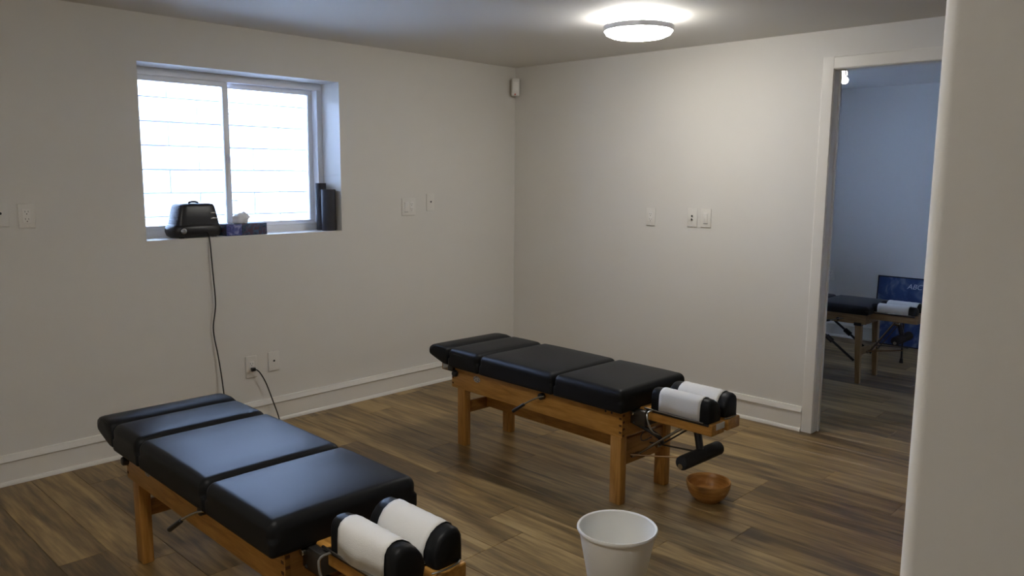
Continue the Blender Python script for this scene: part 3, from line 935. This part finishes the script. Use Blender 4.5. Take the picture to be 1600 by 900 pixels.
# power cord in world coordinates, put under the appliance
inv = (Matrix.Translation((-2.440, 0.098, SZ)) @ Matrix.Rotation(math.radians(6), 4, 'Z')).inverted()
def wl(*p): return tuple(inv @ Vector(p))
pts = [(-2.395, 0.035, SZ + 0.030), (-2.398, 0.012, SZ + 0.020), (-2.400, -0.008, SZ - 0.010), (-2.398, -0.012, 1.02), (-2.393, -0.012, 0.90), (-2.384, -0.012, 0.76), (-2.392, -0.012, 0.69), (-2.407, -0.012, 0.62),
       (-2.402, -0.012, 0.55), (-2.388, -0.014, 0.47), (-2.374, -0.02, 0.33), (-2.368, -0.03, 0.20), (-2.36, -0.05, 0.06), (-2.33, -0.09, 0.006), (-2.22, -0.14, 0.006), (-2.10, -0.12, 0.006), (-2.055, -0.07, 0.010),
       (-2.052, -0.045, 0.05), (-2.082, -0.036, 0.151), (-2.114, -0.034, 0.25), (-2.148, -0.034, 0.316), (-2.170, -0.034, 0.338), (-2.178, -0.034, 0.339)]
cd = G().tube([wl(*p_) for p_ in pts], 0.0036, 8, 2).build('power_cord', 'cord', a, smooth=60)
pg = G().rbox(-0.010, 0.014, -0.032, -0.0095, -0.010, 0.010, r=0.004, seg=2)
pg.v = [wl(p_[0] - 2.186, p_[1], p_[2] + 0.340) for p_ in pg.v]
pg.build('plug', 'black', cd)

tb = thing('tissue_box', 'flat tissue box with dark printed sides beside the black appliance', 'tissue box', (-2.165, 0.085, SZ), rz=math.radians(2))
bd = G().rbox(-0.122, 0.128, -0.055, 0.055, 0, 0.066, r=0.002).build('carton', 'tissue_print', tb)
G().rbox(-0.1235, -0.030, -0.0562, -0.0535, 0.003, 0.064, r=0.0008).build('side_print', 'tissue_side', bd)
g = G(); n, m = 18, 7; secs = []
for j in range(m):
    f_ = j / (m - 1)
    ring = []
    for k in range(n):
        t = 2 * PI * k / n
        r_ = (0.034 + 0.024 * math.sin(f_ * PI * 0.8)) * (1 - 0.62 * f_ ** 2) * (1 + 0.55 * noise.noise(Vector((math.cos(t) * 1.7, math.sin(t) * 1.7, f_ * 3))))
        ring.append((0.0 + r_ * math.cos(t) * 1.05, r_ * 0.55 * math.sin(t), 0.064 + 0.058 * f_ + 0.020 * noise.noise(Vector((math.cos(t) * 2.2, 3 + math.sin(t) * 2.2, f_)))))
    secs.append(ring)
g.loft(secs).build('tissue', 'tissue', tb, smooth=70)

def rolled(nm, label, x, y, r, h):
    t = thing(nm, label, 'foam roll', (x, y, SZ), group='dark rolls standing in the window corner')
    # spiral cross-section so the end shows the layers
    n = 90; turns = 4.0
    sec_o = []
    for k in range(n + 1):
        a_ = 2 * PI * turns * k / n
        rr_ = 0.012 + (r - 0.012) * k / n
        sec_o.append((rr_ * math.cos(a_), rr_ * math.sin(a_)))
    th = (r - 0.012) / turns * 0.9
    sec_i = []
    for k in range(n, -1, -1):
        a_ = 2 * PI * turns * k / n
        rr_ = max(0.004, 0.012 + (r - 0.012) * k / n - th)
        sec_i.append((rr_ * math.cos(a_), rr_ * math.sin(a_)))
    s_ = sec_o + sec_i
    g = G(); vs = [(p_[0], p_[1], 0) for p_ in s_] + [(p_[0], p_[1], h) for p_ in s_]
    N_ = len(s_); fs = []
    for k in range(N_):
        k2 = (k + 1) % N_
        fs.append((k, k2, N_ + k2, N_ + k))
    for k in range(n):
        fs.append((N_ + k, N_ + k + 1, N_ + N_ - 2 - k, N_ + N_ - 1 - k))
        fs.append((k + 1, k, N_ - 1 - k, N_ - 2 - k))
    g.add(vs, fs)
    g.build('rolled_sheet', 'roll', t, smooth=40)
    return t
rolled('foam_roll', 'shorter dark foam roll standing in front in the window corner', -1.599, 0.066, 0.046, 0.252)
rolled('foam_roll', 'taller dark foam roll standing behind the other in the window corner', -1.596, 0.149, 0.034, 0.290)

# ------------------------------------------------------------------ next room: poster and spot lamp
ps = thing('framed_poster', 'dark blue framed poster leaning on the wall of the next room', 'poster', (2.872, -1.893, 0))
pw, ph = 0.400, 0.605
tilt = math.atan2(0.04, ph)
def lean(p_):   # local frame: x across (towards -y world), z up the poster, y out of the face
    return (p_[1] * -1 + p_[2] * math.sin(tilt), -p_[0], p_[2] * math.cos(tilt))
def lp(gm): gm.v = [lean(p_) for p_ in gm.v]; return gm
lp(G().box(-pw / 2 + 0.006, pw / 2 - 0.006, -0.004, 0.004, 0.006, ph - 0.006)).build('print', 'poster', ps, smooth=0)
g = G()
g.box(-pw / 2, pw / 2, -0.006, 0.007, 0, 0.009); g.box(-pw / 2, pw / 2, -0.006, 0.007, ph - 0.009, ph)
g.box(-pw / 2, -pw / 2 + 0.009, -0.006, 0.007, 0.009, ph - 0.009); g.box(pw / 2 - 0.009, pw / 2, -0.006, 0.007, 0.009, ph - 0.009)
lp(g).build('frame', 'black', ps, smooth=0)
def lettering(txt, size, x, z, mat, parent, shear=0.25):
    cu = bpy.data.curves.new('lettering', 'FONT')
    cu.body = txt; cu.size = size; cu.extrude = 0.0006; cu.shear = shear
    tmp = bpy.data.objects.new('lettering_tmp', cu)
    COL.objects.link(tmp)
    dg = bpy.context.evaluated_depsgraph_get()
    me = bpy.data.meshes.new_from_object(tmp.evaluated_get(dg))
    bpy.data.objects.remove(tmp)
    g_ = G()
    g_.v = [lean((x + v.co.x, 0.0042 + v.co.z, z + v.co.y)) for v in me.vertices]
    g_.f = [tuple(p_.vertices) for p_ in me.polygons]
    return g_.build('lettering', mat, parent, smooth=0)
lettering('ABC', 0.062, 0.046, 0.508, 'pale_print', ps)

sl = thing('spot_lamp', 'small bright ceiling spot lamp just inside the next room', 'lamp', (1.52, -1.83, H))
G().lathe([(0, 0), (0.055, 0), (0.055, -0.014), (0.045, -0.020), (0, -0.020)], n=28).build('canopy', 'nickel', sl)
for k, (dx, dy, dzz) in enumerate(((0.03, 0.03, -0.048), (-0.06, -0.03, -0.088))):
    hd = G().tube([(dx * 0.5, dy * 0.5, -0.016), (dx, dy, dzz * 0.7)], 0.005, 6).build('arm', 'nickel', sl)
    p0 = Vector((dx, dy, dzz)); d = Vector((-0.75, -0.55, 0.30) if k == 0 else (-0.8, -0.1, -0.35)).normalized()
    G().cyl(p0 - d * 0.030, p0 + d * 0.030, 0.018, 0.028, n=18).build('shade', 'nickel', hd)
    G().cyl(p0 + d * 0.026, p0 + d * 0.0325, 0.026, 0.026, n=18).build('bulb', 'spot', hd)

bpy.context.view_layer.update()
